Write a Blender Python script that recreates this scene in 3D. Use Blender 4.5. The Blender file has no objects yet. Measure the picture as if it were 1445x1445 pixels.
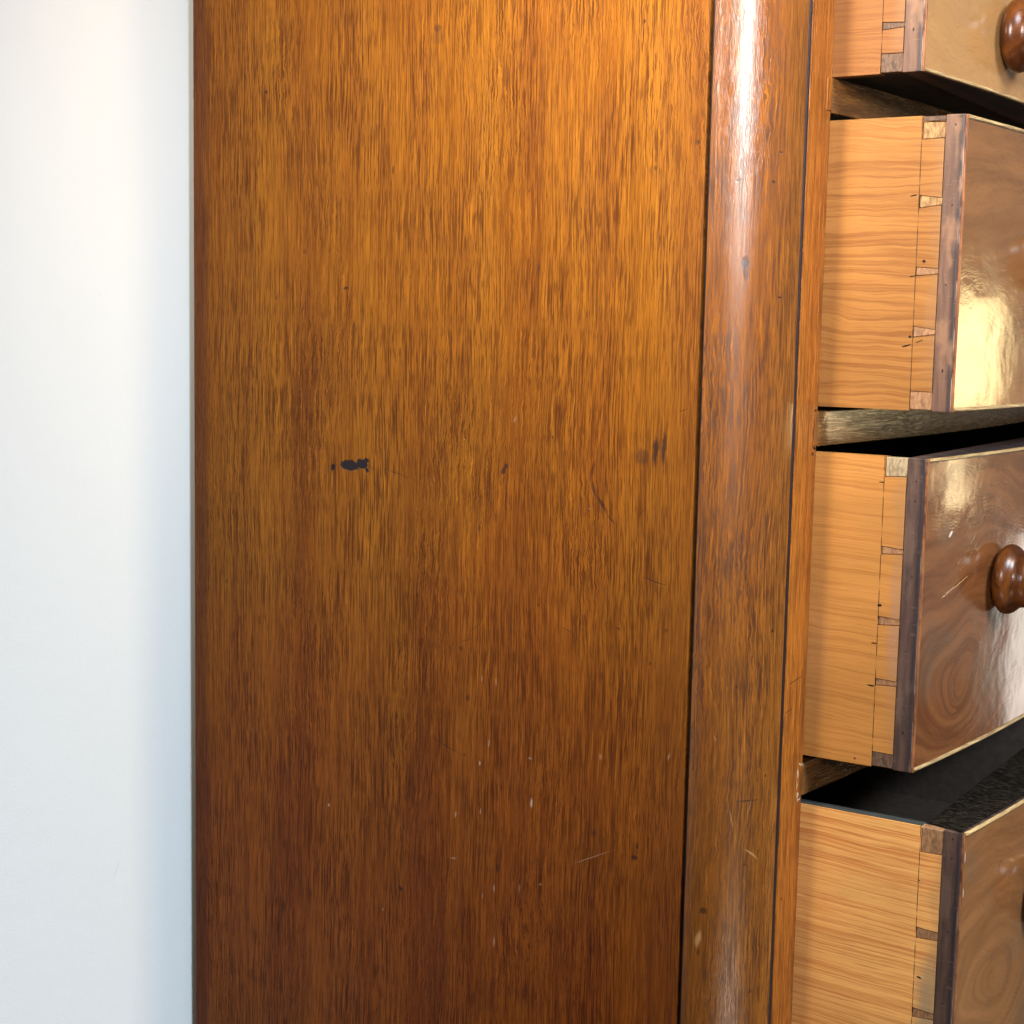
import bpy, bmesh, math, random
from mathutils import Vector, Matrix
random.seed(7)
PI = math.pi
scene = bpy.context.scene
COL = scene.collection

# ------------------------------------------------------------------ camera
# X runs along the side of the chest towards its front, Y away from us, Z up; metres.
cam_d = bpy.data.cameras.new('camera')
cam = bpy.data.objects.new('camera', cam_d); COL.objects.link(cam)
RM = ((0.8414479397981556, 0.5399531661283964, 0.020394680614316645),
      (0.08043304330328838, -0.08784226935405777, -0.9928817962173043),
      (-0.5343181544308699, 0.8370987481191509, -0.11734477296811953))
m = Matrix.Identity(4)
for i in range(3):
    m[i][0], m[i][1], m[i][2] = RM[0][i], -RM[1][i], -RM[2][i]
m.translation = (1.1564, -1.2, 0.0)
cam.matrix_world = m
cam_d.sensor_width = 36.0; cam_d.sensor_fit = 'HORIZONTAL'
cam_d.lens = 36.0 * 2242.2 / 1445.0
cam_d.clip_start = 0.01; cam_d.clip_end = 100.0
scene.camera = cam

# ------------------------------------------------------------------ room light
world = bpy.data.worlds.new('World'); scene.world = world
world.use_nodes = True
bg = world.node_tree.nodes['Background']
bg.inputs[0].default_value = (0.80, 0.90, 1.0, 1); bg.inputs[1].default_value = 0.10

def area(name, loc, target, sx, sy, power, color, spread=180):
    l = bpy.data.lights.new(name, 'AREA'); l.shape = 'RECTANGLE'
    l.size = sx; l.size_y = sy; l.energy = power; l.color = color; l.spread = math.radians(spread)
    o = bpy.data.objects.new(name, l); COL.objects.link(o)
    o.location = loc
    o.rotation_euler = (Vector(target) - Vector(loc)).to_track_quat('-Z', 'Y').to_euler()
    return o

area('added_panel_light', (0.49, -0.60, 0.80), (0.50, 0.0, 0.24), 0.09, 0.12, 4.0, (1.0, 0.88, 0.64), 84)  # unseen lamp, added so the side panel is bright above and fades downward
area('window_light', (1.47, -1.90, 0.80), (0.62, 0.05, 0.42), 0.66, 0.84, 5.6, (1.0, 0.98, 0.96), 34)
area('side_window_light', (-0.06, -1.55, 0.56), (0.52, 0.0, 0.22), 0.26, 0.45, 2.2, (1.0, 0.88, 0.78), 52)
area('sunlit_floor_light', (1.10, -0.30, -0.965), (0.60, 0.08, -0.45), 0.36, 0.36, 2.0, (1.0, 0.90, 0.78))
area('front_window_light', (2.60, -0.34, 1.60), (0.0, -0.2, -1.20), 0.8, 0.8, 16.2, (0.62, 0.82, 1.0), 62)
area('warm_lamp_light', (2.60, 0.21, 1.50), (0.0, -0.2, -1.0), 0.18, 0.7, 8.2, (1.0, 0.76, 0.46), 90)
area('garden_window_light', (2.10, 2.24, -0.045), (0.76, 0.18, -0.05), 0.46, 0.26, 4.0, (1.0, 0.74, 0.34))
area('garden_gap_light', (1.94, 2.24, -0.345), (0.76, 0.18, -0.15), 0.09, 0.12, 0.32, (1.0, 0.78, 0.42))
area('garden_wall_light', (2.22, 2.06, -0.205), (0.66, 0.24, -0.08), 0.34, 0.09, 1.3, (1.0, 0.80, 0.46))
area('garden_sky_light', (2.30, 2.55, 0.05), (0.76, 0.24, -0.05), 2.0, 3.0, 3.2, (1.0, 0.80, 0.52))
area('garden_path_light', (1.56, 2.53, -0.72), (0.76, 0.27, -0.30), 0.24, 0.50, 1.1, (1.0, 0.93, 0.84))

vs = scene.view_settings
scene.display_settings.display_device = 'sRGB'
vs.view_transform = 'Standard'; vs.look = 'None'; vs.exposure = 0.0; vs.gamma = 1.0
vs.use_curve_mapping = False

# ------------------------------------------------------------------ material tools
class Mat:
    def __init__(s, name):
        s.m = bpy.data.materials.new(name); s.m.use_nodes = True
        s.t = s.m.node_tree; s.n = s.t.nodes; s.l = s.t.links
        s.b = s.n['Principled BSDF']
    def put(s, sock, v):
        if hasattr(v, 'is_output'): s.l.new(v, sock)
        elif isinstance(v, (tuple, list)) and len(v) == 3 and sock.type == 'RGBA': sock.default_value = (*v, 1)
        else: sock.default_value = v
    def coord(s, kind='Object'):
        return s.n.new('ShaderNodeTexCoord').outputs[kind]
    def mp(s, v, scale=(1, 1, 1), loc=(0, 0, 0), rot=(0, 0, 0), kind='POINT'):
        n = s.n.new('ShaderNodeMapping'); n.vector_type = kind
        s.put(n.inputs[0], v); n.inputs[1].default_value = loc; n.inputs[2].default_value = rot; n.inputs[3].default_value = scale
        return n.outputs[0]
    def noise(s, v, scale=1.0, detail=3, rough=0.5, dist=0.0, out=0):
        n = s.n.new('ShaderNodeTexNoise'); s.put(n.inputs['Vector'], v)
        n.inputs['Scale'].default_value = scale; n.inputs['Detail'].default_value = detail
        n.inputs['Roughness'].default_value = rough; n.inputs['Distortion'].default_value = dist
        return n.outputs[out]
    def math(s, op, a, b=0.0, c=0.0, clamp=False):
        n = s.n.new('ShaderNodeMath'); n.operation = op; n.use_clamp = clamp
        s.put(n.inputs[0], a); s.put(n.inputs[1], b); s.put(n.inputs[2], c)
        return n.outputs[0]
    def vmath(s, op, a, b=(0, 0, 0), out=0):
        n = s.n.new('ShaderNodeVectorMath'); n.operation = op
        s.put(n.inputs[0], a)
        if op == 'SCALE': s.put(n.inputs['Scale'], b)
        else: s.put(n.inputs[1], b)
        return n.outputs[out]
    def length(s, a): return s.vmath('LENGTH', a, out=1)
    def rng(s, v, a, b, c=0.0, d=1.0, smooth=True):
        n = s.n.new('ShaderNodeMapRange'); n.interpolation_type = 'SMOOTHSTEP' if smooth else 'LINEAR'
        s.put(n.inputs[0], v); n.inputs[1].default_value = a; n.inputs[2].default_value = b
        n.inputs[3].default_value = c; n.inputs[4].default_value = d
        return n.outputs[0]
    def mix(s, f, a, b, mode='MIX'):
        n = s.n.new('ShaderNodeMix'); n.data_type = 'RGBA'; n.blend_type = mode
        s.put(n.inputs[0], f); s.put(n.inputs[6], a); s.put(n.inputs[7], b)
        return n.outputs[2]
    def sep(s, v):
        n = s.n.new('ShaderNodeSeparateXYZ'); s.put(n.inputs[0], v); return n.outputs
    def comb(s, x, y, z):
        n = s.n.new('ShaderNodeCombineXYZ'); s.put(n.inputs[0], x); s.put(n.inputs[1], y); s.put(n.inputs[2], z); return n.outputs[0]
    def warp(s, v, scale, amp, axes=(1, 1, 1), stretch=(1, 1, 1), detail=2):
        c = s.noise(s.mp(v, stretch), scale, detail, out=1)
        d = s.vmath('MULTIPLY', s.vmath('SUBTRACT', c, (.5, .5, .5)), tuple(amp * a for a in axes))
        return s.vmath('ADD', v, d)
    def bump(s, h, dist, strength=1.0, normal=None):
        n = s.n.new('ShaderNodeBump'); n.inputs['Strength'].default_value = strength; n.inputs['Distance'].default_value = dist
        s.put(n.inputs['Height'], h)
        if normal is not None: s.put(n.inputs['Normal'], normal)
        return n.outputs[0]
    def spots(s, v, items, soft=0.45):
        """items: (a, b, ra, rb, deg[, weight]) on the plane of v's x and y"""
        tot = None
        for it in items:
            a, b, ra, rb, dg = it[:5]; w = it[5] if len(it) > 5 else 1.0
            q = s.mp(v, (ra, rb, 1.0), (a, b, 0), (0, 0, math.radians(dg)), 'TEXTURE')
            r = s.rng(s.length(q), 1.0, 1.0 - soft, 0.0, w)
            tot = r if tot is None else s.math('MAXIMUM', tot, r)
        return tot
    def done(s, color, rough=0.4, normal=None, spec=0.5, coat=0.0, coat_rough=0.1):
        s.put(s.b.inputs['Base Color'], color); s.put(s.b.inputs['Roughness'], rough)
        s.put(s.b.inputs['Specular IOR Level'], spec)
        s.b.inputs['Coat Weight'].default_value = coat; s.b.inputs['Coat Roughness'].default_value = coat_rough
        if normal is not None: s.put(s.b.inputs['Normal'], normal)
        return s.m

def flat(name, c, rough=0.5, spec=0.4):
    k = Mat(name); p = k.coord()
    n = k.noise(p, 90, 4)
    col = k.mix(n, tuple(x * 0.6 for x in c), tuple(min(1, x * 1.4) for x in c))
    return k.done(col, rough, k.bump(n, 0.0004), spec)

def mahogany(name, plane, light, mid, dark, pore, rough=0.36, curl=1.0, pore_amt=0.8, seed=0.0, marks=None,
             coat=0.0, pore_scale=1.0, edge=None, kind='Object', spec=0.18, relief=1.0):
    """polished wood whose grain runs along the second axis of plane"""
    k = Mat(name)
    if kind == 'UV': u = k.coord('UV'); xyz = k.sep(u); p = k.comb(xyz[0], xyz[1], 0.0)
    else:
        xyz = k.sep(k.coord()); p = k.comb(xyz['xyz'.index(plane[0])], xyz['xyz'.index(plane[1])], 0.0)
    ps = k.vmath('ADD', p, (seed, seed * 1.7, 0))
    # slow wander of the fibres, stronger in curly patches
    w = k.warp(ps, 7, 0.014, (1, 0, 0), (1, 0.5, 1))
    curly = k.rng(k.noise(k.mp(ps, (7, 2.4, 1)), 1.3, 3), 0.46, 0.66)
    c2 = k.noise(k.mp(ps, (190, 85, 1)), 1.0, 2, out=1)
    d2 = k.vmath('MULTIPLY', k.vmath('SUBTRACT', c2, (.5, .5, .5)), (0.0062 * curl, 0, 0))
    d2 = k.vmath('SCALE', d2, k.math('MULTIPLY_ADD', curly, 0.85, 0.15))
    w2 = k.vmath('ADD', w, d2)
    broad = k.noise(k.mp(w, (16, 0.8, 1)), 1.0, 3, 0.55)
    streak = k.noise(k.mp(w2, (150, 4.0, 1)), 1.0, 4, 0.65)
    fine = k.noise(k.mp(w2, (700 * pore_scale, 17 * pore_scale, 1)), 1.0, 3, 0.62)
    fine2 = k.noise(k.mp(w2, (1100 * pore_scale, 48 * pore_scale, 1), (3.3, 1.1, 0)), 1.0, 2, 0.5)
    cloud = k.noise(k.mp(ps, (9, 5, 1)), 1.0, 4, 0.6)
    col = k.mix(k.rng(broad, 0.30, 0.70), mid, light)
    col = k.mix(k.rng(streak, 0.42, 0.70, 0, 0.50), col, dark)
    col = k.mix(k.rng(cloud, 0.50, 0.78, 0, 0.38), col, dark)
    por = k.math('MAXIMUM', k.rng(fine, 0.47, 0.62), k.rng(fine2, 0.48, 0.62, 0, 0.85))
    patch = k.rng(k.noise(k.mp(ps, (22, 8, 1), (7, 2, 0)), 1.0, 3), 0.30, 0.62, 0.55, 1.0)
    por = k.math('MULTIPLY', por, patch)
    col = k.mix(k.math('MULTIPLY', por, pore_amt), col, pore)
    # light flecks between pores
    fl = k.rng(fine, 0.28, 0.44, 0.50, 0.0)
    col = k.mix(fl, col, tuple(min(1, c * 1.6) for c in light))
    if edge is not None: col = edge(k, p, ps, col)
    h = k.math('MULTIPLY', por, -1.0)
    r = k.math('ADD', k.math('MULTIPLY_ADD', por, 0.15, rough), k.math('MULTIPLY', k.math('SUBTRACT', cloud, 0.5), 0.25))
    if marks is not None: col, h, r = marks(k, p, col, h, r)
    big = k.noise(k.mp(ps, (16, 5, 1)), 1.0, 2)
    nrm = k.bump(big, 0.0022, 1.0)
    nrm = k.bump(h, 0.00022 * relief, 1.0, nrm)
    return k.done(col, r, nrm, spec, coat, 0.14)

# ---- wear on the big side panel (x, z on the panel in metres)
def panel_marks(k, p, col, h, r):
    pw = k.warp(p, 260, 0.0045, (1, 1, 0))
    scuff = k.spots(pw, PANEL_SCUFF, 0.3)
    grey = k.spots(k.warp(p, 150, 0.003, (1, 1, 0)), PANEL_DARK, 0.6)
    thin = k.spots(k.warp(p, 40, 0.004, (1, 1, 0)), PANEL_SCRATCH, 0.8)
    white = k.math('MULTIPLY', k.spots(k.warp(p, 200, 0.0012, (1, 1, 0)), PANEL_WHITE, 0.7), 0.6)
    col = k.mix(k.math('MULTIPLY', grey, 0.8), col, (0.022, 0.012, 0.012))
    col = k.mix(scuff, col, (0.018, 0.014, 0.018))
    col = k.mix(k.math('MULTIPLY', thin, 0.75), col, (0.035, 0.010, 0.006))
    col = k.mix(white, col, (0.62, 0.50, 0.38))
    # random small specks
    v = k.n.new('ShaderNodeTexVoronoi'); v.feature = 'F1'; v.inputs['Scale'].default_value = 42
    k.put(v.inputs['Vector'], k.mp(p, (1, 0.55, 1)))
    sp = k.rng(v.outputs['Distance'], 0.055, 0.02)
    sp = k.math('MULTIPLY', sp, k.rng(k.noise(p, 33, 1), 0.56, 0.60))
    col = k.mix(k.math('MULTIPLY', sp, 0.7), col, (0.03, 0.012, 0.008))
    h = k.math('ADD', h, k.math('MULTIPLY', k.math('MAXIMUM', thin, scuff), -5.0))
    r = k.math('ADD', r, k.math('MULTIPLY', k.math('MAXIMUM', scuff, white), 0.3))
    return col, h, r

def PX(items):
    """rows measured on the photograph: (x px, y px, half width, half height, degrees clockwise[, weight])"""
    import numpy as np
    R = np.array(RM); C = np.array((1.1564, -1.2, 0.0)); out = []
    def hit(x, y):
        d = R.T @ np.array(((x - 722.5) / 2242.2, (y - 722.5) / 2242.2, 1.0)); q = C + d * (-C[1] / d[1]); return q[0], q[2]
    for it in items:
        a, b = hit(it[0], it[1]); kx = hit(it[0] + 1, it[1])[0] - a; kz = b - hit(it[0], it[1] + 1)[1]
        out.append((a, b, it[2] * kx, it[3] * kz, -it[4], *it[5:]))
    return out
PANEL_SCUFF = PX([(494, 657, 16, 8.5, 0), (511, 655, 9, 8, 20), (470, 659, 3.5, 5.5, 0), (517, 650, 4, 4, 0), (518, 664, 3, 3, 0)])
PANEL_DARK = PX([(711, 664, 4, 8, 25), (714, 658, 4, 6, 0), (925, 637, 5.5, 27, 3), (937, 632, 4.5, 32, 3), (906, 645, 15, 15, 0, .6),
    (618, 40, 7, 8, 0, .6), (617, 52, 13, 14, 0, .3), (488, 407, 5, 3, -10), (376, 130, 3, 3, 0), (555, 240, 3, 8, 8, .6),
    (895, 1210, 6, 5, 0), (899, 1194, 3, 6, 0, .8), (565, 1253, 4, 5, 0), (660, 985, 4, 7, 0, .7), (676, 745, 3, 6, 0, .6),
    (700, 730, 3, 9, 0, .5), (925, 237, 3, 5, 0, .7), (910, 30, 2.5, 3, 0), (655, 1065, 3, 3, 0, .6), (320, 820, 3, 4, 0, .5),
    (838, 1176, 4, 7, 10, .6), (702, 1225, 3, 8, 10, .7), (500, 460, 3, 6, 0, .5), (760, 380, 3, 10, 0, .5), (650, 915, 4, 5, 0, .6),
    (872, 887, 5, 2.5, 30, .8), (985, 200, 5, 5, 0, .7), (940, 890, 3, 4, 0, .6), (430, 355, 3, 5, 0, .5), (390, 420, 2.5, 4, 0, .6)])
PANEL_SCRATCH = PX([(836, 664, 2.6, 20, 5), (838, 690, 3.0, 20, -12), (849, 713, 3.6, 19, -36), (862, 733, 2.2, 12, -45, .8),
    (560, 668, 32, 0.9, 14, .7), (525, 661, 10, 1.0, 10, .6), (628, 1051, 32, 1.3, 21, .8), (925, 821, 26, 1.2, 12, .8), (600, 1095, 1.2, 26, 8, .5),
    (965, 580, 9, 1.2, -15, .8), (800, 890, 13, 1.2, 20, .6), (655, 905, 16, 1.0, -20, .5), (975, 716, 5, 1.2, 45, .6), (672, 884, 12, 1, -40, .5),
    (905, 724, 12, 1.3, -48, .5), (765, 1105, 30, 1.0, 15, .3)])
PANEL_WHITE = PX([(690, 1049, 1.0, 8, 4, .6), (677, 1077, 1.6, 4.5, 0), (750, 1133, 2.2, 9, 0), (643, 1149, 1.3, 6, 5, .8),
    (678, 1145, 1.1, 6, 4, .7), (697, 1254, 1.2, 8, 0, .8), (681, 1264, .9, 6, 0, .5), (697, 1329, 1.2, 9, 2, .8), (640, 1211, 6, 2.2, -8, .35),
    (835, 1210, 38, 0.9, -27, .45), (464, 1136, 2.2, 3, 0, .7), (944, 1068, 1.5, 7, 12, .5), (748, 1070, 4, 3, 0, .35), (847, 1068, 2.5, 6, 0, .3),
    (733, 1253, 1, 8, 0, .4), (680, 958, 1, 6, 0, .5), (700, 962, 1.2, 8, 0, .4), (832, 718, 1.2, 1.6, 0, .7), (727, 592, 2, 7, 25, .25),
    (540, 1283, 1.5, 3, 0, .5), (762, 1248, 3, 2, 0, .4), (655, 620, 1.3, 1.3, 0, .6)])

def panel_edge(k, p, ps, col):
    x = k.sep(p)[0]
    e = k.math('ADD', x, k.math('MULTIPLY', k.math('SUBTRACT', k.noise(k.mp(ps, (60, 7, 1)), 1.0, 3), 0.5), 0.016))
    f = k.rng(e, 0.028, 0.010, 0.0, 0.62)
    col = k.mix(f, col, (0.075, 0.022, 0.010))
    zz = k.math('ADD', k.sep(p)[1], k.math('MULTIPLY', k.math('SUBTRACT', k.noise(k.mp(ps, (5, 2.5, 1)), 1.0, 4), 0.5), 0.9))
    col = k.mix(k.rng(zz, 0.0, -0.62), col, (1.0, 0.72, 0.80), 'MULTIPLY')  # redder towards the bottom: tint put in to offset the bluish lamp light
    # the front margin is a slightly redder, plainer board
    g = k.rng(k.math('ADD', x, k.math('MULTIPLY', k.math('SUBTRACT', k.noise(k.mp(ps, (30, 2, 1)), 1.0, 3), 0.5), 0.05)), 0.515, 0.56, 0.0, 0.30)
    return k.mix(g, col, (0.15, 0.045, 0.010))

def column_marks(k, p, col, h, r):
    dk = k.spots(k.warp(p, 200, 0.002, (1, 1, 0)), [(.0307, .0531, .004, .007, 0), (.0312, .046, .003, .009, 8, .8), (.023, .1201, .0035, .0013, 15),
        (.0576, .1433, .0022, .001, 0), (.052, .1192, .002, .0015, 0), (.0688, -.2531, .0018, .0022, 0), (.0368, -.3003, .0018, .0022, 0, .7),
        (.0149, -.4971, .0042, .0034, 0, .8), (.0673, -.3792, .0013, .0013, 0), (.0501, -.3991, .014, .0009, 0, .8), (.0619, .0262, .003, .001, 0),
        (.0491, -.4553, .0016, .002, 0, .7), (.012, -.535, .002, .003, 0, .7), (.07, -.20, .001, .006, 0, .6), (.06, -.57, .0015, .0015, 0, .8)], 0.5)
    wt = k.spots(k.warp(p, 100, 0.003, (1, 1, 0)), [(.0115, -.523, .0035, .010, -8, .55), (.0555, -.4465, .0012, .011, 55, .5), (.036, -.415, .0007, .012, 15, .35),
        (.02, -.345, .0007, .004, 30, .4), (.052, -.405, .0007, .010, -12, .3)], 0.7)
    col = k.mix(k.math('MULTIPLY', dk, 0.85), col, (0.025, 0.011, 0.007))
    col = k.mix(wt, col, (0.50, 0.30, 0.13))
    return col, k.math('ADD', h, k.math('MULTIPLY', dk, -1.5)), r

def stile_marks(k, p, col, h, r):
    pale = k.spots(k.warp(p, 220, 0.0045, (1, 1, 0)), [(.100, -.392, .0012, .006, 0), (.0995, -.402, .0010, .006, 4), (.101, -.412, .0014, .004, 0), (.105, -.4165, .0045, .0010, 8),
        (.106, -.3845, .0050, .0010, -10), (.1105, -.386, .0010, .0030, 0)], 0.5)
    dark = k.spots(k.warp(p, 150, 0.0025, (1, 1, 0)), [(.1065, -.0690, .0050, .0009, 0), (.1020, -.086, .0007, .015, 0, .6), (.1070, -.1020, .0045, .0011, -15), (.103, -.107, .0022, .0020, 0),
        (.109, .1860, .0028, .0009, 0, .8), (.072, -.33, .008, .0008, 5, .5), (.085, -.305, .020, .0008, 4, .6), (.095, .05, .001, .006, 0, .5), (.08, -.20, .0012, .007, 0, .5), (.10, -.30, .001, .004, 0, .6), (.075, -.50, .0015, .002, 0, .7)], 0.5)
    worn = k.spots(k.warp(p, 60, 0.006, (1, 1, 0)), [(.1075, -.40, .0050, .017, 0, .6), (.1075, -.085, .0055, .018, 0, .45)], 0.6)
    col = k.mix(worn, col, (0.10, 0.032, 0.010))
    col = k.mix(dark, col, (0.022, 0.009, 0.006))
    col = k.mix(k.math('MULTIPLY', pale, 0.85), col, (0.60, 0.47, 0.34))
    return col, k.math('ADD', h, k.math('MULTIPLY', dark, -3.0)), r

M = {}
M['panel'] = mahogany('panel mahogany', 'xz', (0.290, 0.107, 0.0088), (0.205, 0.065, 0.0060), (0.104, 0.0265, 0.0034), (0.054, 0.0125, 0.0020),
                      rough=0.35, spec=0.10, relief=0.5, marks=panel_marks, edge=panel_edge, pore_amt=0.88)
M['column'] = mahogany('column mahogany', 'uv', (0.275, 0.094, 0.013), (0.190, 0.056, 0.009), (0.100, 0.029, 0.005), (0.036, 0.010, 0.003),
                       rough=0.24, relief=0.22, curl=1.6, pore_amt=0.85, seed=3.1, marks=column_marks, kind='UV', coat=0.0, spec=0.58)
M['stile'] = mahogany('stile mahogany', 'yz', (0.41, 0.130, 0.017), (0.30, 0.084, 0.013), (0.155, 0.038, 0.008), (0.050, 0.012, 0.004),
                      rough=0.36, seed=5.4, pore_amt=0.7, marks=stile_marks)
M['rail'] = mahogany('rail mahogany', 'zy', (0.30, 0.125, 0.030), (0.21, 0.080, 0.020), (0.12, 0.040, 0.012), (0.04, 0.018, 0.009),
                     rough=0.22, seed=8.2, pore_amt=0.5, coat=0.4, spec=0.4)
M['carcass'] = mahogany('carcass mahogany', 'xy', (0.30, 0.12, 0.025), (0.22, 0.08, 0.018), (0.12, 0.04, 0.010), (0.05, 0.015, 0.005), seed=2.2)
M['black'] = flat('black string', (0.010, 0.006, 0.006), 0.45, 0.25)
M['dark_bead'] = flat('dark brown bead', (0.020, 0.008, 0.007), 0.5, 0.3)
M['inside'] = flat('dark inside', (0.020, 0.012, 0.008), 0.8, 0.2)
M['lining'] = flat('dark drawer lining', (0.17, 0.145, 0.13), 0.8, 0.15)

def knob_mat():
    k = Mat('turned knob mahogany'); p = k.coord()
    w = k.warp(p, 30, 0.02)
    n = k.noise(k.mp(w, (60, 60, 12)), 1.0, 4, 0.6)
    s = k.noise(k.mp(w, (300, 300, 60)), 1.0, 3)
    col = k.mix(k.rng(n, 0.35, 0.65), (0.16, 0.045, 0.007), (0.06, 0.015, 0.004))
    col = k.mix(k.rng(s, 0.5, 0.7, 0, 0.5), col, (0.03, 0.010, 0.004))
    return k.done(col, 0.30, k.bump(s, 0.0002), 0.3, 0.08, 0.12)
M['knob'] = knob_mat()

def front_mat(name, cy, cz, warm, seed, figure=1.0, chips=(), scratches=(), tone=1.0):
    """flame figured veneer; y, z local to the drawer"""
    k = Mat(name); xyz = k.sep(k.coord()); p = k.comb(xyz[1], xyz[2], 0.0)
    ps = k.vmath('ADD', p, (seed, seed * .6, 0))
    w = k.warp(ps, 4.5, 0.13, (1, 1, 0), detail=2)
    w = k.vmath('SUBTRACT', w, (seed + cy, seed * .6 + cz, 0))
    d = k.length(k.mp(w, (1.0, 1.7, 1.0), rot=(0, 0, 0.5)))
    rings = k.noise(k.comb(k.math('MULTIPLY', d, 38.0), k.math('MULTIPLY', k.sep(w)[0], 6.0), 0.0), 1.0, 4, 0.55)
    fib = k.noise(k.mp(k.warp(ps, 14, 0.06), (60, 420, 1), rot=(0, 0, 0.35)), 1.0, 3, 0.6)
    cloud = k.noise(ps, 9.0, 4, 0.55)
    a = (0.33, 0.118, 0.040); b = (0.185, 0.058, 0.019)
    g = (0.46, 0.24, 0.090)
    a = tuple(tone * (x * (1 - warm) + y * warm) for x, y in zip(a, g)); b = tuple(tone * (x * (1 - warm) + y * warm * 0.8) for x, y in zip(b, g))
    col = k.mix(k.rng(rings, 0.34, 0.68, 0, figure), a, b)
    col = k.mix(k.rng(cloud, 0.50, 0.72, 0, 0.5 * figure), col, tuple(tone * c for c in (0.15, 0.110, 0.078)))
    col = k.mix(k.rng(fib, 0.45, 0.75, 0, 0.30), col, tuple(c * 0.45 for c in a))
    lines = k.rng(rings, 0.62, 0.70, 0, 0.35 * figure)
    col = k.mix(lines, col, tuple(min(1, c * 1.35) for c in a))
    hgt = k.noise(k.warp(ps, 9, .05), 17.0, 3, 0.5)
    if chips: col = k.mix(k.spots(k.warp(p, 300, .001, (1, 1, 0)), list(chips), .4), col, (0.62, 0.50, 0.40))
    if scratches:
        scr = k.spots(k.warp(p, 60, .003, (1, 1, 0)), list(scratches), .8)
        col = k.mix(k.math('MULTIPLY', scr, .6), col, (0.10, 0.04, 0.02)); hgt = k.math('ADD', hgt, k.math('MULTIPLY', scr, -0.15))
    nrm = k.bump(hgt, 0.0009, 1.0)
    nrm = k.bump(fib, 0.00008, 1.0, nrm)
    r = k.math('MULTIPLY_ADD', k.noise(ps, 25, 4), 0.16, 0.05)
    return k.done(col, r, nrm, 0.45, 0.25, 0.04)

def lap_mat(name, a, b, c, wear):
    """old dark edge of the drawer front, streaked along its height"""
    k = Mat(name); xyz = k.sep(k.coord()); p = k.comb(k.math('ADD', xyz[0], xyz[1]), xyz[2], 0.0)
    ps = k.vmath('ADD', p, (wear * 3.3, 1.0, 0))
    w = k.warp(ps, 30, 0.006, (1, 0, 0))
    n = k.noise(k.mp(w, (230, 14, 1)), 1.0, 4, 0.65)
    n2 = k.noise(k.mp(ps, (60, 22, 1)), 1.0, 4, 0.6)
    n3 = k.noise(k.mp(ps, (90, 420, 1)), 1.0, 2)
    col = k.mix(k.rng(n, 0.35, 0.65), a, b)
    edge = k.rng(k.math('ADD', xyz[0], k.math('MULTIPLY', k.math('SUBTRACT', n2, .5), .008)), -0.0075, -0.003)
    col = k.mix(k.math('MULTIPLY', edge, 0.8), col, (0.020, 0.014, 0.018))
    col = k.mix(k.rng(n2, 0.50, 0.66, 0, wear), col, c)
    col = k.mix(k.rng(n3, 0.62, 0.72, 0, 0.35), col, c)
    chip = k.rng(k.math('ADD', xyz[0], k.math('MULTIPLY', n, .0022)), -0.0004, 0.0004, 0, 0.9 if wear > .5 else 0.4)
    chip = k.math('MULTIPLY', chip, k.rng(k.noise(k.mp(ps, (40, 30, 1), (5, 5, 0)), 1.0, 3), 0.46, 0.56))
    chip = k.math('MULTIPLY', chip, k.rng(xyz[1], 0.008, 0.003))
    col = k.mix(chip, col, (0.45, 0.34, 0.26))
    nail = k.spots(p, [(-.0085, .252, .0009, .0011, 0), (-.0085, .235, .001, .0012, 0), (-.009, .034, .001, .0018, 0), (-.010, .105, .0008, .0010, 0), (-.008, .170, .0009, .001, 0)], .4)
    col = k.mix(nail, col, (0.010, 0.006, 0.006))
    return k.done(col, k.math('MULTIPLY_ADD', n2, 0.3, 0.30), k.bump(n, 0.0004), 0.4)

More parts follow.
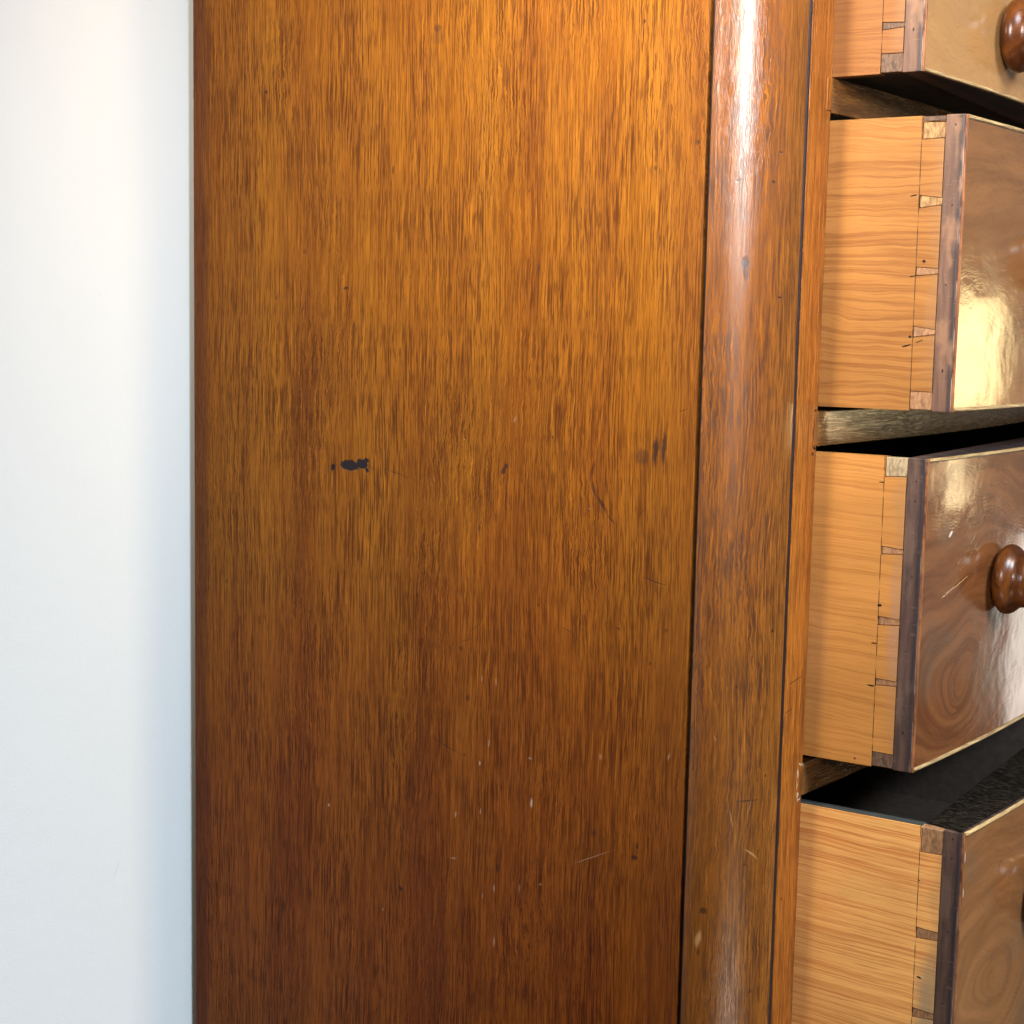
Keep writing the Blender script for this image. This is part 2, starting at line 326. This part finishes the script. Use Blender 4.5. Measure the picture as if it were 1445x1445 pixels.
def pine_mat(name, base, late, period, tilt, contrast, seed, holes=(), stains=(), wav=1.0):
    """x along the drawer, z up, local to the drawer's lower front corner"""
    k = Mat(name); xyz = k.sep(k.coord()); p = k.comb(xyz[0], xyz[2], 0.0)
    ps = k.vmath('ADD', p, (seed, seed * 2.1, 0))
    w = k.warp(ps, 1.0, 0.016 * wav, (0, 1, 0), (9, 16, 1), 3)
    w = k.warp(w, 1.0, 0.0022 * wav, (0, 1, 0), (34, 120, 1), 2)
    ww = k.sep(w)
    z = k.math('ADD', ww[1], k.math('MULTIPLY', ww[0], tilt))
    q = k.comb(ww[0], z, 0.0)
    rings = k.noise(k.mp(q, (2.2, 1.5 / period, 1)), 1.0, 3, 0.65)
    fine = k.noise(k.mp(q, (14, 2.6 / period, 1)), 1.0, 3, 0.6)
    dash = k.noise(k.mp(q, (45, 900, 1)), 1.0, 2, 0.5)
    cloud = k.noise(k.mp(ps, (8, 22, 1)), 1.0, 3)
    pale = tuple(min(1, c * 1.18) for c in base)
    col = k.mix(k.rng(cloud, 0.32, 0.68), base, pale)
    col = k.mix(k.rng(rings, 0.46, 0.64, 0, 0.95 * contrast), col, late)
    col = k.mix(k.rng(fine, 0.48, 0.66, 0, 0.75 * contrast), col, tuple(c * 0.9 for c in late))
    col = k.mix(k.rng(dash, 0.62, 0.76, 0, 0.35), col, tuple(c * 0.55 for c in late))
    # scribed line for the dovetails, slightly broken
    ln = k.rng(k.math('ABSOLUTE', k.math('ADD', k.math('ADD', xyz[0], 0.0355), k.math('MULTIPLY', xyz[2], 0.004))), 0.00045, 0.00012)
    ln = k.math('MULTIPLY', ln, k.rng(k.noise(k.mp(ps, (1, 60, 1), (2, 2, 0)), 1.0, 2), 0.38, 0.50, 0.25, 0.95))
    col = k.mix(ln, col, (0.045, 0.018, 0.008))
    # handling grime close to the front
    gr = k.rng(k.math('ADD', xyz[0], k.math('MULTIPLY', k.math('SUBTRACT', k.noise(k.mp(ps, (40, 18, 1)), 1.0, 3), .5), 0.03)), -0.030, -0.017, 0, 0.30)
    col = k.mix(gr, col, (0.26, 0.155, 0.085))
    for st in stains:
        sp = k.spots(k.warp(p, 50, .012, (1, 1, 0)), [st[:5]], 0.9)
        col = k.mix(k.math('MULTIPLY', sp, st[5]), col, st[6])
    h = k.math('MULTIPLY', rings, -1.0)
    if holes:
        hs = k.spots(k.warp(p, 300, .0012, (1, 1, 0)), list(holes), 0.35)
        col = k.mix(hs, col, (0.010, 0.006, 0.005)); h = k.math('ADD', h, k.math('MULTIPLY', hs, -3.0))
    h = k.math('ADD', h, k.math('MULTIPLY', ln, -1.2))
    return k.done(col, 0.52, k.bump(h, 0.00035), 0.3)

def endgrain(name, a, b):
    k = Mat(name); p = k.coord()
    n = k.noise(k.mp(k.warp(p, 60, .004), (500, 500, 160), rot=(0, .5, 0)), 1.0, 3, 0.6)
    g = k.noise(p, 110, 4, 0.6)
    col = k.mix(k.rng(n, 0.35, 0.65), a, b)
    col = k.mix(k.rng(g, 0.5, 0.75, 0, 0.6), col, tuple(c * 0.5 for c in b))
    return k.done(col, 0.55, k.bump(n, 0.0004), 0.3)
M['pin_dark'] = endgrain('dark dovetail end grain', (0.17, 0.095, 0.060), (0.085, 0.050, 0.036))
M['pin_brown'] = endgrain('brown dovetail end grain', (0.40, 0.21, 0.10), (0.24, 0.12, 0.062))
M['pin_pale'] = endgrain('pale dovetail end grain', (0.44, 0.34, 0.21), (0.26, 0.18, 0.105))
M['filler'] = endgrain('fresh pine filler', (0.42, 0.25, 0.105), (0.20, 0.10, 0.040))
M['bead'] = mahogany('cock bead mahogany', 'zy', (0.62, 0.44, 0.21), (0.46, 0.29, 0.12), (0.27, 0.14, 0.06), (0.14, 0.06, 0.025), rough=0.28, coat=0.2, seed=1.4)  # pale colour stands in for bright light reflected along the beads

M['bead_red'] = mahogany('red cock bead', 'yz', (0.30, 0.12, 0.05), (0.22, 0.08, 0.032), (0.13, 0.045, 0.02), (0.06, 0.02, 0.01), rough=0.28, seed=2.4)

def rough_top():
    k = Mat('blackened rough top edge'); p = k.coord()
    n = k.noise(k.mp(k.warp(p, 90, .004), (160, 420, 160), rot=(0, 0, .5)), 1.0, 4, 0.65)
    col = k.mix(k.rng(n, .4, .68), (0.006, 0.005, 0.004), (0.045, 0.034, 0.024))
    return k.done(col, 0.85, k.bump(n, 0.006), 0.03)
M['rough_top'] = rough_top()

def wall_mat():
    k = Mat('white wall paint'); xyz = k.sep(k.coord()); p = k.comb(xyz[1], xyz[2], 0.0)
    n = k.noise(p, 420, 3, 0.6); g = k.noise(p, 3.0, 3)
    col = k.mix(g, (0.75, 0.75, 0.74), (0.78, 0.78, 0.77))
    s = k.spots(k.warp(p, 30, .003, (1, 1, 0)), [(-.105, -.555, .014, .0006, 60, .35), (-.14, -.63, .0015, .0015, 0, .2), (-.12, .02, .001, .001, 0, .3)], .7)
    col = k.mix(s, col, (0.35, 0.34, 0.33))
    return k.done(col, 0.62, k.bump(k.math('ADD', n, k.math('MULTIPLY', k.noise(p, 45, 2), 1.5)), 0.0003, 0.8), 0.3)
M['wall'] = wall_mat()

# ------------------------------------------------------------------ mesh tools
def tag(o, label=None, cat=None, group=None, kind=None):
    if label: o['label'] = label
    if cat: o['category'] = cat
    if group: o['group'] = group
    if kind: o['kind'] = kind
    return o
def empty(name, loc=(0, 0, 0)):
    o = bpy.data.objects.new(name, None); COL.objects.link(o); o.location = loc; o.empty_display_size = .05
    return o
def link(name, bm, mat, parent=None, loc=(0, 0, 0), smooth=False, angle=35):
    bmesh.ops.recalc_face_normals(bm, faces=bm.faces)
    me = bpy.data.meshes.new(name); bm.to_mesh(me); bm.free()
    o = bpy.data.objects.new(name, me); COL.objects.link(o)
    for mm in (mat if isinstance(mat, (list, tuple)) else [mat]): me.materials.append(mm)
    if smooth:
        for f in me.polygons: f.use_smooth = True
        me.set_sharp_from_angle(angle=math.radians(angle))
    o.location = loc
    if parent is not None: o.parent = parent
    return o
def bevel_all(bm, w, seg=2):
    if w > 0: bmesh.ops.bevel(bm, geom=list(bm.edges), offset=w, segments=seg, affect='EDGES', profile=0.6, clamp_overlap=True)
def box_bm(x0, x1, y0, y1, z0, z1, w=0.0008):
    bm = bmesh.new(); bmesh.ops.create_cube(bm, size=1)
    for v in bm.verts:
        v.co = Vector(((x0 + x1) / 2 + v.co.x * (x1 - x0), (y0 + y1) / 2 + v.co.y * (y1 - y0), (z0 + z1) / 2 + v.co.z * (z1 - z0)))
    bevel_all(bm, w); return bm
def prism_z(poly, z0, z1, w=0.0):
    bm = bmesh.new()
    a = [bm.verts.new((x, y, z0)) for x, y in poly]; b = [bm.verts.new((x, y, z1)) for x, y in poly]
    bm.faces.new(a); bm.faces.new(b)
    n = len(poly)
    for i in range(n): bm.faces.new((a[i], a[(i + 1) % n], b[(i + 1) % n], b[i]))
    if w: 
        bmesh.ops.recalc_face_normals(bm, faces=bm.faces)
        bmesh.ops.bevel(bm, geom=[e for e in bm.edges if len(e.link_faces) == 2 and e.calc_face_angle(0) > 0.6], offset=w, segments=2, affect='EDGES', profile=.6, clamp_overlap=True)
    return bm
def prism_y(poly, y0, y1, w=0.0):
    bm = bmesh.new()
    a = [bm.verts.new((x, y0, z)) for x, z in poly]; b = [bm.verts.new((x, y1, z)) for x, z in poly]
    bm.faces.new(a); bm.faces.new(b)
    n = len(poly)
    for i in range(n): bm.faces.new((a[i], a[(i + 1) % n], b[(i + 1) % n], b[i]))
    if w:
        bmesh.ops.recalc_face_normals(bm, faces=bm.faces)
        bmesh.ops.bevel(bm, geom=[e for e in bm.edges if len(e.link_faces) == 2 and e.calc_face_angle(0) > 0.6], offset=w, segments=1, affect='EDGES', clamp_overlap=True)
    return bm
def sweep(rows):
    """closed profile loops, one list of points per station"""
    bm = bmesh.new()
    vs_ = [[bm.verts.new(c) for c in r] for r in rows]
    n = len(rows[0])
    for a, b in zip(vs_, vs_[1:]):
        for i in range(n): bm.faces.new((a[i], a[(i + 1) % n], b[(i + 1) % n], b[i]))
    bm.faces.new(vs_[0]); bm.faces.new(list(reversed(vs_[-1])))
    return bm

# ------------------------------------------------------------------ dimensions
W = 0.5713            # depth of the side panel
XF = 0.6336           # plane of the stile
S = 0.1115            # left end of the drawer openings
SPAN = 0.90           # width of the drawers
Z0, Z1 = -0.93, 0.56  # chest body
FLOOR = -0.98
def bow(d):           # swell of the front, d from the left end of the opening
    t = (d - SPAN / 2) / (SPAN / 2)
    return 0.030 * (1 - t * t)
YS = [SPAN * i / 48 for i in range(49)]

# ------------------------------------------------------------------ setting
wl = link('wall', box_bm(-0.14, -0.007, -3.2, 3.2, FLOOR, 2.0, 0.0), M['wall'])
tag(wl, 'plain white painted wall behind the chest', None, None, 'structure')
kf = Mat('dark floor boards'); pf = kf.coord()
nf = kf.noise(kf.mp(pf, (3, 40, 1)), 1.0, 4)
floor_m = kf.done(kf.mix(nf, (0.05, 0.028, 0.015), (0.11, 0.06, 0.03)), 0.4)
fl = link('floor', box_bm(-0.007, 4.2, -3.2, 3.2, FLOOR - 0.05, FLOOR, 0.0), floor_m)
tag(fl, 'dark wooden floor under the chest', None, None, 'structure')

# ------------------------------------------------------------------ the chest
chest = empty('chest_of_drawers')
tag(chest, 'old mahogany chest of drawers with a rounded corner column, standing against the white wall', 'chest of drawers')
def cpart(name, bm, mat, **kw): return link(name, bm, mat, chest, **kw)

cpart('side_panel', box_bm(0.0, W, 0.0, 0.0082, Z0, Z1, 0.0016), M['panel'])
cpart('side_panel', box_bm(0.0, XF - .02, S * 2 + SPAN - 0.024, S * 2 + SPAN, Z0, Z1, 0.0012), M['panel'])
# rounded corner column
R_ = 0.058; CX, CY = 0.5775, 0.058
bm = bmesh.new(); uvl = bm.loops.layers.uv.new('UVMap')
nseg = 40; a0, a1 = -2.0, 84.0
prof = []
for i in range(nseg + 1):
    a = math.radians(a0 + (a1 - a0) * i / nseg)
    prof.append((CX + R_ * math.sin(a), CY - R_ * math.cos(a), R_ * a))
zs = [Z0 + (Z1 - Z0) * i / 30 for i in range(31)]
grid = [[bm.verts.new((x, y, z)) for x, y, _ in prof] for z in zs]
for j in range(30):
    for i in range(nseg):
        f = bm.faces.new((grid[j][i], grid[j][i + 1], grid[j + 1][i + 1], grid[j + 1][i])); f.smooth = True
        for lp, (ii, jj) in zip(f.loops, ((i, j), (i + 1, j), (i + 1, j + 1), (i, j + 1))):
            lp[uvl].uv = (prof[ii][2], zs[jj])
inner = [[bm.verts.new((x, y, z)) for x, y in ((prof[-1][0] - .012, prof[-1][1] + .0005), (CX - .004, CY - .01), (prof[0][0] + .0001, prof[0][1] + .02))] for z in (zs[0], zs[-1])]
for j, g in ((0, grid[0]), (1, grid[-1])):
    bm.faces.new(g + inner[j])
for a, b in ((grid[0][-1], inner[0][0]), (inner[0][0], inner[0][1]), (inner[0][1], inner[0][2]), (inner[0][2], grid[0][0])): pass
lo = [grid[k][-1] for k in range(31)]; bm.faces.new(lo + [inner[1][0], inner[0][0]])
bm.faces.new((inner[0][0], inner[1][0], inner[1][1], inner[0][1]))
bm.faces.new((inner[0][1], inner[1][1], inner[1][2], inner[0][2]))
lo = [grid[k][0] for k in range(31)]; bm.faces.new(lo + [inner[1][2], inner[0][2]])
col_o = cpart('corner_column', bm, M['column'], smooth=True, angle=40)
# groove between the panel and the column: dark bottom and a thin black string
cpart('groove_back', box_bm(W - 0.006, W + 0.012, 0.0085, 0.0200, Z0, Z1, 0), M['black'])
def rod(x, y, r, z0, z1, n=10):
    return sweep([[(x + r * math.cos(2 * PI * i / n), y + r * math.sin(2 * PI * i / n), z) for i in range(n)] for z in (z0, z1)])
cpart('groove_string', rod(W + 0.0024, 0.0040, 0.0016, Z0 + .001, Z1 - .001), M['black'], smooth=True)
# black bead between column and stile
cpart('corner_bead', rod(XF - 0.0020, 0.0606, 0.0025, Z0 + .001, Z1 - .001), M['dark_bead'], smooth=True)
cpart('groove_back', box_bm(XF - 0.020, XF - 0.0045, 0.052, 0.0645, Z0, Z1, 0), M['black'])
cpart('stile', box_bm(XF - 0.028, XF, 0.0642, S, Z0, Z1, 0.0012), M['stile'])
cpart('stile', box_bm(XF - 0.028, XF, S + SPAN, 2 * S + SPAN - 0.03, Z0, Z1, 0.0012), M['stile'])
cpart('corner_column', rod(XF - 0.03, 2 * S + SPAN - 0.03, 0.030, Z0, Z1, 32), M['column'], smooth=True)
# rails
def bowed_bm(xb, xf, z0, z1, y0=S, w=0.0):
    poly = [(xb, y0)] + [(xf + bow(d), y0 + d) for d in YS] + [(xb, y0 + SPAN)]
    return prism_z(poly, z0, z1, w)
RAILS = [(0.1846, 0.2142), (-0.1006, -0.0698), (-0.4146, -0.3850), (0.430, Z1 - .001), (Z0 + .001, -0.690)]
for z0, z1 in RAILS:
    r = cpart('rail', bowed_bm(XF - 0.055, XF + .0004, z0, z1, S + .0002, 0.0010), M['rail'], smooth=True, angle=16)
    if z1 < .3 and z0 > -.5:      # the rail's end let into the stile
        n = 8
        poly = [(XF - .004, S)] + [(XF + .0007, S)] + [(XF + .0007, S - .0105), (XF - .004, S - .0105)]
        link('rail_end', prism_z(poly, z0 + .001, z1 - .001, .0008), M['stile'], r)
# dark box behind the drawers
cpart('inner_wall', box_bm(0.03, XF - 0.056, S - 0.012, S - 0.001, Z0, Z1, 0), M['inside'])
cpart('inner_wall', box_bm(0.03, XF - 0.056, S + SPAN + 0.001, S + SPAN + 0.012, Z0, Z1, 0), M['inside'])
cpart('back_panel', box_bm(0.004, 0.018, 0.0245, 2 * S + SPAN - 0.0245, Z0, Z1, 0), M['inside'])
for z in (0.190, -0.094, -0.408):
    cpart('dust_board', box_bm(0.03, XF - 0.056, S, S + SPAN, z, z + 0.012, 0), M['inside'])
cpart('chest_top', box_bm(-0.006, XF + 0.045, -0.012, 2 * S + SPAN + 0.012, Z1 + .0005, Z1 + 0.026, 0.004), M['carcass'])
cpart('plinth', box_bm(-0.006, XF + 0.012, -0.008, 2 * S + SPAN + 0.008, FLOOR + .0005, Z0 - .0005, 0.003), M['carcass'])

# ------------------------------------------------------------------ drawers
def knob_bm():
    pr = [(0.0, 0.0190), (0.0012, 0.0205), (0.0025, 0.0245), (0.0042, 0.0288), (0.0070, 0.0318), (0.0100, 0.0328), (0.0130, 0.0324), (0.0160, 0.0310),
          (0.0185, 0.0288), (0.0205, 0.0268), (0.0225, 0.0256), (0.0255, 0.0250), (0.0290, 0.0244), (0.0320, 0.0230), (0.0340, 0.0200), (0.0352, 0.0150), (0.0358, 0.0090), (0.0360, 0.0)]
    bm = bmesh.new(); n = 40; rows = []
    for x, r in pr:
        rows.append([bm.verts.new((x, r * math.cos(2 * PI * i / n), r * math.sin(2 * PI * i / n))) for i in range(n)] if r > 0 else [bm.verts.new((x, 0, 0))])
    for a, b in zip(rows, rows[1:]):
        for i in range(n):
            j = (i + 1) % n
            bm.faces.new((a[i], a[j], b[j], b[i]) if len(b) > 1 else (a[i], a[j], b[0]))
    bm.faces.new(rows[0])
    return bm
LAP, BASE, TH = 0.0166, 0.0355, 0.011

def drawer(e, z0, z1, label, pine, lap, front, pins, knob, top_m=None, top_side=None):
    """e: X of the front edge at the left end; pins: (z0, z1, material, taper)"""
    H = z1 - z0
    d = empty('drawer', (e, S, z0))
    tag(d, label, 'drawer', 'drawers pulled out of the chest')
    back = -0.56
    # near side of pine, with sockets for the pins (0.3 mm of play shows as dark joints)
    g = 0.00045; xl = -LAP - 0.0005
    edge = []
    for (a, b, mt, tp) in sorted(pins):
        a -= z0; b -= z0
        lo_end, hi_end = a < .004, b > H - .004
        if lo_end: edge += [(-BASE - g, 0.0 if not edge else None), (-BASE - g, b + g), (xl, b + g - tp)]; edge[0] = (-BASE - g, 0.0)
        elif hi_end: edge += [(xl, a - g + tp), (-BASE - g, a - g), (-BASE - g, H)]
        else: edge += [(xl, a - g + tp), (-BASE - g, a - g), (-BASE - g, b + g), (xl, b + g - tp)]
    poly = list(edge)
    if poly[0][1] != 0.0: poly = [(xl, 0.0)] + poly
    if poly[-1][1] != H: poly = poly + [(xl, H)]
    poly = [(back, 0.0)] + poly + [(back, H)]
    side = link('side_board', prism_y(poly, 0.0, TH), pine, d)
    for (a, b, mt, tp) in pins:
        a -= z0; b -= z0
        lo_end, hi_end = a < .004, b > H - .004
        if lo_end: a += .0008
        if hi_end: b -= .0006
        q = [(-BASE, a), (-LAP - .0002, a if lo_end else a + tp), (-LAP - .0002, b if hi_end else b - tp), (-BASE, b)]
        o = link('dovetail_pin', prism_y(q, 0.0003 + random.uniform(0, .0006), TH, 0.0005), M[mt], d)
    if top_side is not None:
        link('top_edge', box_bm(back, -BASE, 0.0012, TH, H + .0001, H + .0009, .0003), top_side, d)
    # far side, back, bottom
    link('side_board', box_bm(back, -LAP - .001, SPAN - TH, SPAN, 0, H, 0.0006), M['lining'], d)
    link('back_board', box_bm(back + .001, back + .012, TH + .0005, SPAN - TH - .0005, .012, H - .006, 0), M['lining'], d)
    link('bottom_board', box_bm(back + .013, -LAP - .001, TH + .0005, SPAN - TH - .0005, .006, .014, 0), M['lining'], d)
    if top_m is not None:   # dark lined inner faces
        link('inner_lining', box_bm(back + .013, -BASE, TH + .0003, TH + .002, .015, H - .001, 0), M['lining'], d)
    # front board: solid, swelling outwards, with a rounded left arris
    BW = 0.0034
    rr = 0.0022
    poly = [(-LAP, 0.0)]
    for i in range(6):
        a = PI / 2 * i / 5
        poly.append((-rr + rr * math.sin(a) - .0006, rr - rr * math.cos(a)))
    poly += [(bow(y) - .0012, y) for y in YS if y > .004 and y < SPAN - .004] + [(-.0012, SPAN), (-LAP, SPAN)]
    link('front_board', prism_z(poly, 0.0, H, .0006), lap, d)
    # veneered face, a shade inside the beads
    ys = [BW] + [y for y in YS if BW + .004 < y < SPAN - BW - .004] + [SPAN - BW]
    poly = [(bow(y) - .0010, y) for y in ys] + [(bow(y) - .0002, y) for y in reversed(ys)]
    bmv = bmesh.new()
    zz = [BW + (H - 2 * BW) * i / 6 for i in range(7)]
    fr = [[bmv.verts.new((bow(y) - .0003, y, z)) for y in ys] for z in zz]
    bk = [[bmv.verts.new((bow(y) - .0011, y, z)) for y in ys] for z in zz]
    for j in range(6):
        for i in range(len(ys) - 1):
            bmv.faces.new((fr[j][i], fr[j][i + 1], fr[j + 1][i + 1], fr[j + 1][i])); bmv.faces.new((bk[j][i], bk[j + 1][i], bk[j + 1][i + 1], bk[j][i + 1]))
    for i in range(len(ys) - 1):
        bmv.faces.new((fr[0][i], bk[0][i], bk[0][i + 1], fr[0][i + 1])); bmv.faces.new((fr[-1][i], fr[-1][i + 1], bk[-1][i + 1], bk[-1][i]))
    for j in range(6):
        bmv.faces.new((fr[j][0], fr[j + 1][0], bk[j + 1][0], bk[j][0])); bmv.faces.new((fr[j][-1], bk[j][-1], bk[j + 1][-1], fr[j + 1][-1]))
    link('front_veneer', bmv, front, d, smooth=True, angle=40)
    # cock beads: half-round strips round the edge of the front
    def bead_rows(zc):
        rows = []
        for y in ys:
            x = bow(y)
            rows.append([(x - .0011, y, zc - BW / 2)] + [(x - .0002 + .0017 * math.sin(PI * i / 8), y, zc - BW / 2 * math.cos(PI * i / 8)) for i in range(9)] + [(x - .0011, y, zc + BW / 2)])
        return rows
    for zc in (BW / 2 + .0001, H - BW / 2 - .0001):
        link('cock_bead', sweep(bead_rows(zc)), M['bead'], d, smooth=True, angle=60)
    for y0, sg in ((.0012, 1), (SPAN - .0012, -1)):
        c = y0 + sg * .0010
        row = lambda z: [(-.0011 + bow(c), c - .0011, z)] + [(bow(c) + .0012 * math.sin(PI * i / 6), c - .0011 * math.cos(PI * i / 6), z) for i in range(7)] + [(-.0011 + bow(c), c + .0011, z)]
        link('cock_bead', sweep([row(.0002), row(H - .0002)]), M['bead_red'], d, smooth=True, angle=60)
    if top_m is not None:
        poly = [(-BASE + .002, TH + .0004), (-.0025, .0030)] + [(bow(y) - .004, y) for y in ys[1:-1]] + [(-.004, SPAN - .012), (-BASE + .002, SPAN - .012)]
        bmt = prism_z(poly, H + .0002, H + .0012)
        link('rough_top_edge', bmt, top_m, d)
    ky, kz = knob
    for y in (ky - S, SPAN - (ky - S)):
        x = bow(y); sl = 2 * .03 * (SPAN / 2 - y) / (SPAN / 2) ** 2
        kn = link('knob', knob_bm(), M['knob'], d, (x - .0008, y, kz - z0), smooth=True, angle=60)
        kn.rotation_euler = (random.uniform(0, 6), 0, -math.atan(sl))
    return d

lap_light = lap_mat('worn brown front edge', (0.165, 0.085, 0.055), (0.100, 0.052, 0.037), (0.30, 0.155, 0.085), 0.6)
lap_dark = lap_mat('dark purple brown front edge', (0.098, 0.054, 0.042), (0.056, 0.032, 0.027), (0.21, 0.125, 0.09), 0.3)
G = (0.30, 0.25, 0.20)
drawer(0.7115, 0.2143, 0.425, 'topmost pulled out drawer, only its lower corner and part of a knob in view', 
       pine_mat('top drawer pine', (0.2416, 0.0926, 0.0233), (0.1498, 0.0437, 0.0089), 0.007, 0.0, 0.6, 1.0), lap_light,
       front_mat('top drawer front veneer', .25, .45, 0.85, 2.0, 0.5, tone=0.85),
       [(0.2143, 0.2304, 'pin_dark', .0003), (0.250, 0.256, 'pin_dark', .0012), (0.31, 0.317, 'pin_dark', .0012), (0.37, .377, 'pin_dark', .0012), (0.41, 0.425, 'pin_dark', .0003)],
       (0.288, 0.268))
drawer(0.7505, -0.0654, 0.1780, 'pulled out drawer with a yellow wavy grained pine side, above the bare front rail',
       pine_mat('second drawer pine', (0.3006, 0.1261, 0.0291), (0.1863, 0.0592, 0.0111), 0.0058, 0.02, 0.62, 4.0,
                holes=[(-.0294, .1243, .0015, .0014, 0), (-.0385, .112, .003, .0006, 10), (-.041, .054, .0045, .0008, 15), (-.038, .0615, .0016, .0012, 0), (-.041, .1785, .0035, .0007, 15), (-.030, .058, .004, .0008, 25, .6)], wav=1.5), lap_light,
       front_mat('second drawer front veneer', .10, .34, 0.25, 5.0, 0.8, tone=0.62),
       [(0.1734, 0.1780, 'pin_dark', .0002), (0.1590, 0.1729, 'filler', .0006), (0.103, 0.1131, 'filler', .0022), (0.0472, 0.0542, 'pin_brown', .0014), (-0.0038, 0.005, 'pin_brown', .0024), (-0.0652, -0.0492, 'pin_brown', .0003)],
       (0.312, 0.065))
drawer(0.7325, -0.3770, -0.1055, 'pulled out drawer with its whole round knob in view on a swirl figured front',
       pine_mat('third drawer pine', (0.4317, 0.1875, 0.0456), (0.2677, 0.0881, 0.0171), 0.0048, 0.03, 0.34, 9.0,
                holes=[(-.0352, .1425, .0022, .0014, 0), (-.0385, .109, .0035, .0006, 0), (-.0395, .0715, .0040, .0008, 0), (-.051, .0045, .0009, .0009, 0), (-.0385, .249, .0032, .0006, 0)],
                stains=[(-.022, .12, .008, .08, 0, .5, (.33, .18, .13)), (-.09, .10, .02, .10, 0, .15, (.55, .30, .14))], wav=0.8), lap_dark,
       front_mat('third drawer front veneer', .10, .085, 0.0, 7.0, 1.0, [(.055, .203, .005, .0022, 35)], [(.07, .155, .055, .0011, 14), (.09, .185, .03, .0007, 32), (.095, .178, .03, .0006, 32)], 0.62),
       [(-0.3770, -0.3635, 'pin_dark', .0003), (-0.3044, -0.2985, 'pin_brown', .0010), (-0.2515, -0.2438, 'pin_brown', .0014), (-0.1896, -0.1829, 'pin_brown', .0014), (-0.1225, -0.1055, 'pin_pale', .0008)],
       (0.283, -0.226))
drawer(0.7800, -0.6800, -0.4219, 'lowest pulled out drawer with a striped pine side and a rough blackened top edge',
       pine_mat('lowest drawer pine', (0.8245, 0.4145, 0.1299), (0.6051, 0.1949, 0.0495), 0.0044, 0.035, 0.8, 14.0,
                holes=[(-.0315, .1235, .0028, .0010, -15), (-.036, .210, .0015, .0005, 0)],
                stains=[(-.024, .10, .016, .07, 0, .75, (.30, .235, .145)), (-.012, .135, .012, .04, 0, .5, (.25, .17, .12))], wav=0.4), lap_dark,
       front_mat('lowest drawer front veneer', .08, .09, 0.25, 11.0, 0.9, [(.0075, .236, .001, .006, 0, .8), (.0075, .204, .001, .005, 0, .8)], [(.085, .210, .008, .0012, 35)], 0.78),
       [(-0.6800, -0.664, 'pin_dark', .0003), (-0.5933, -0.5850, 'pin_brown', .0014), (-0.5214, -0.5120, 'pin_brown', .0012), (-0.4445, -0.4219, 'pin_brown', .0006)],
       (0.288, -0.520), top_m=M['rough_top'], top_side=flat('dark worn board edge', (0.05, 0.055, 0.055), 0.4, 0.5))
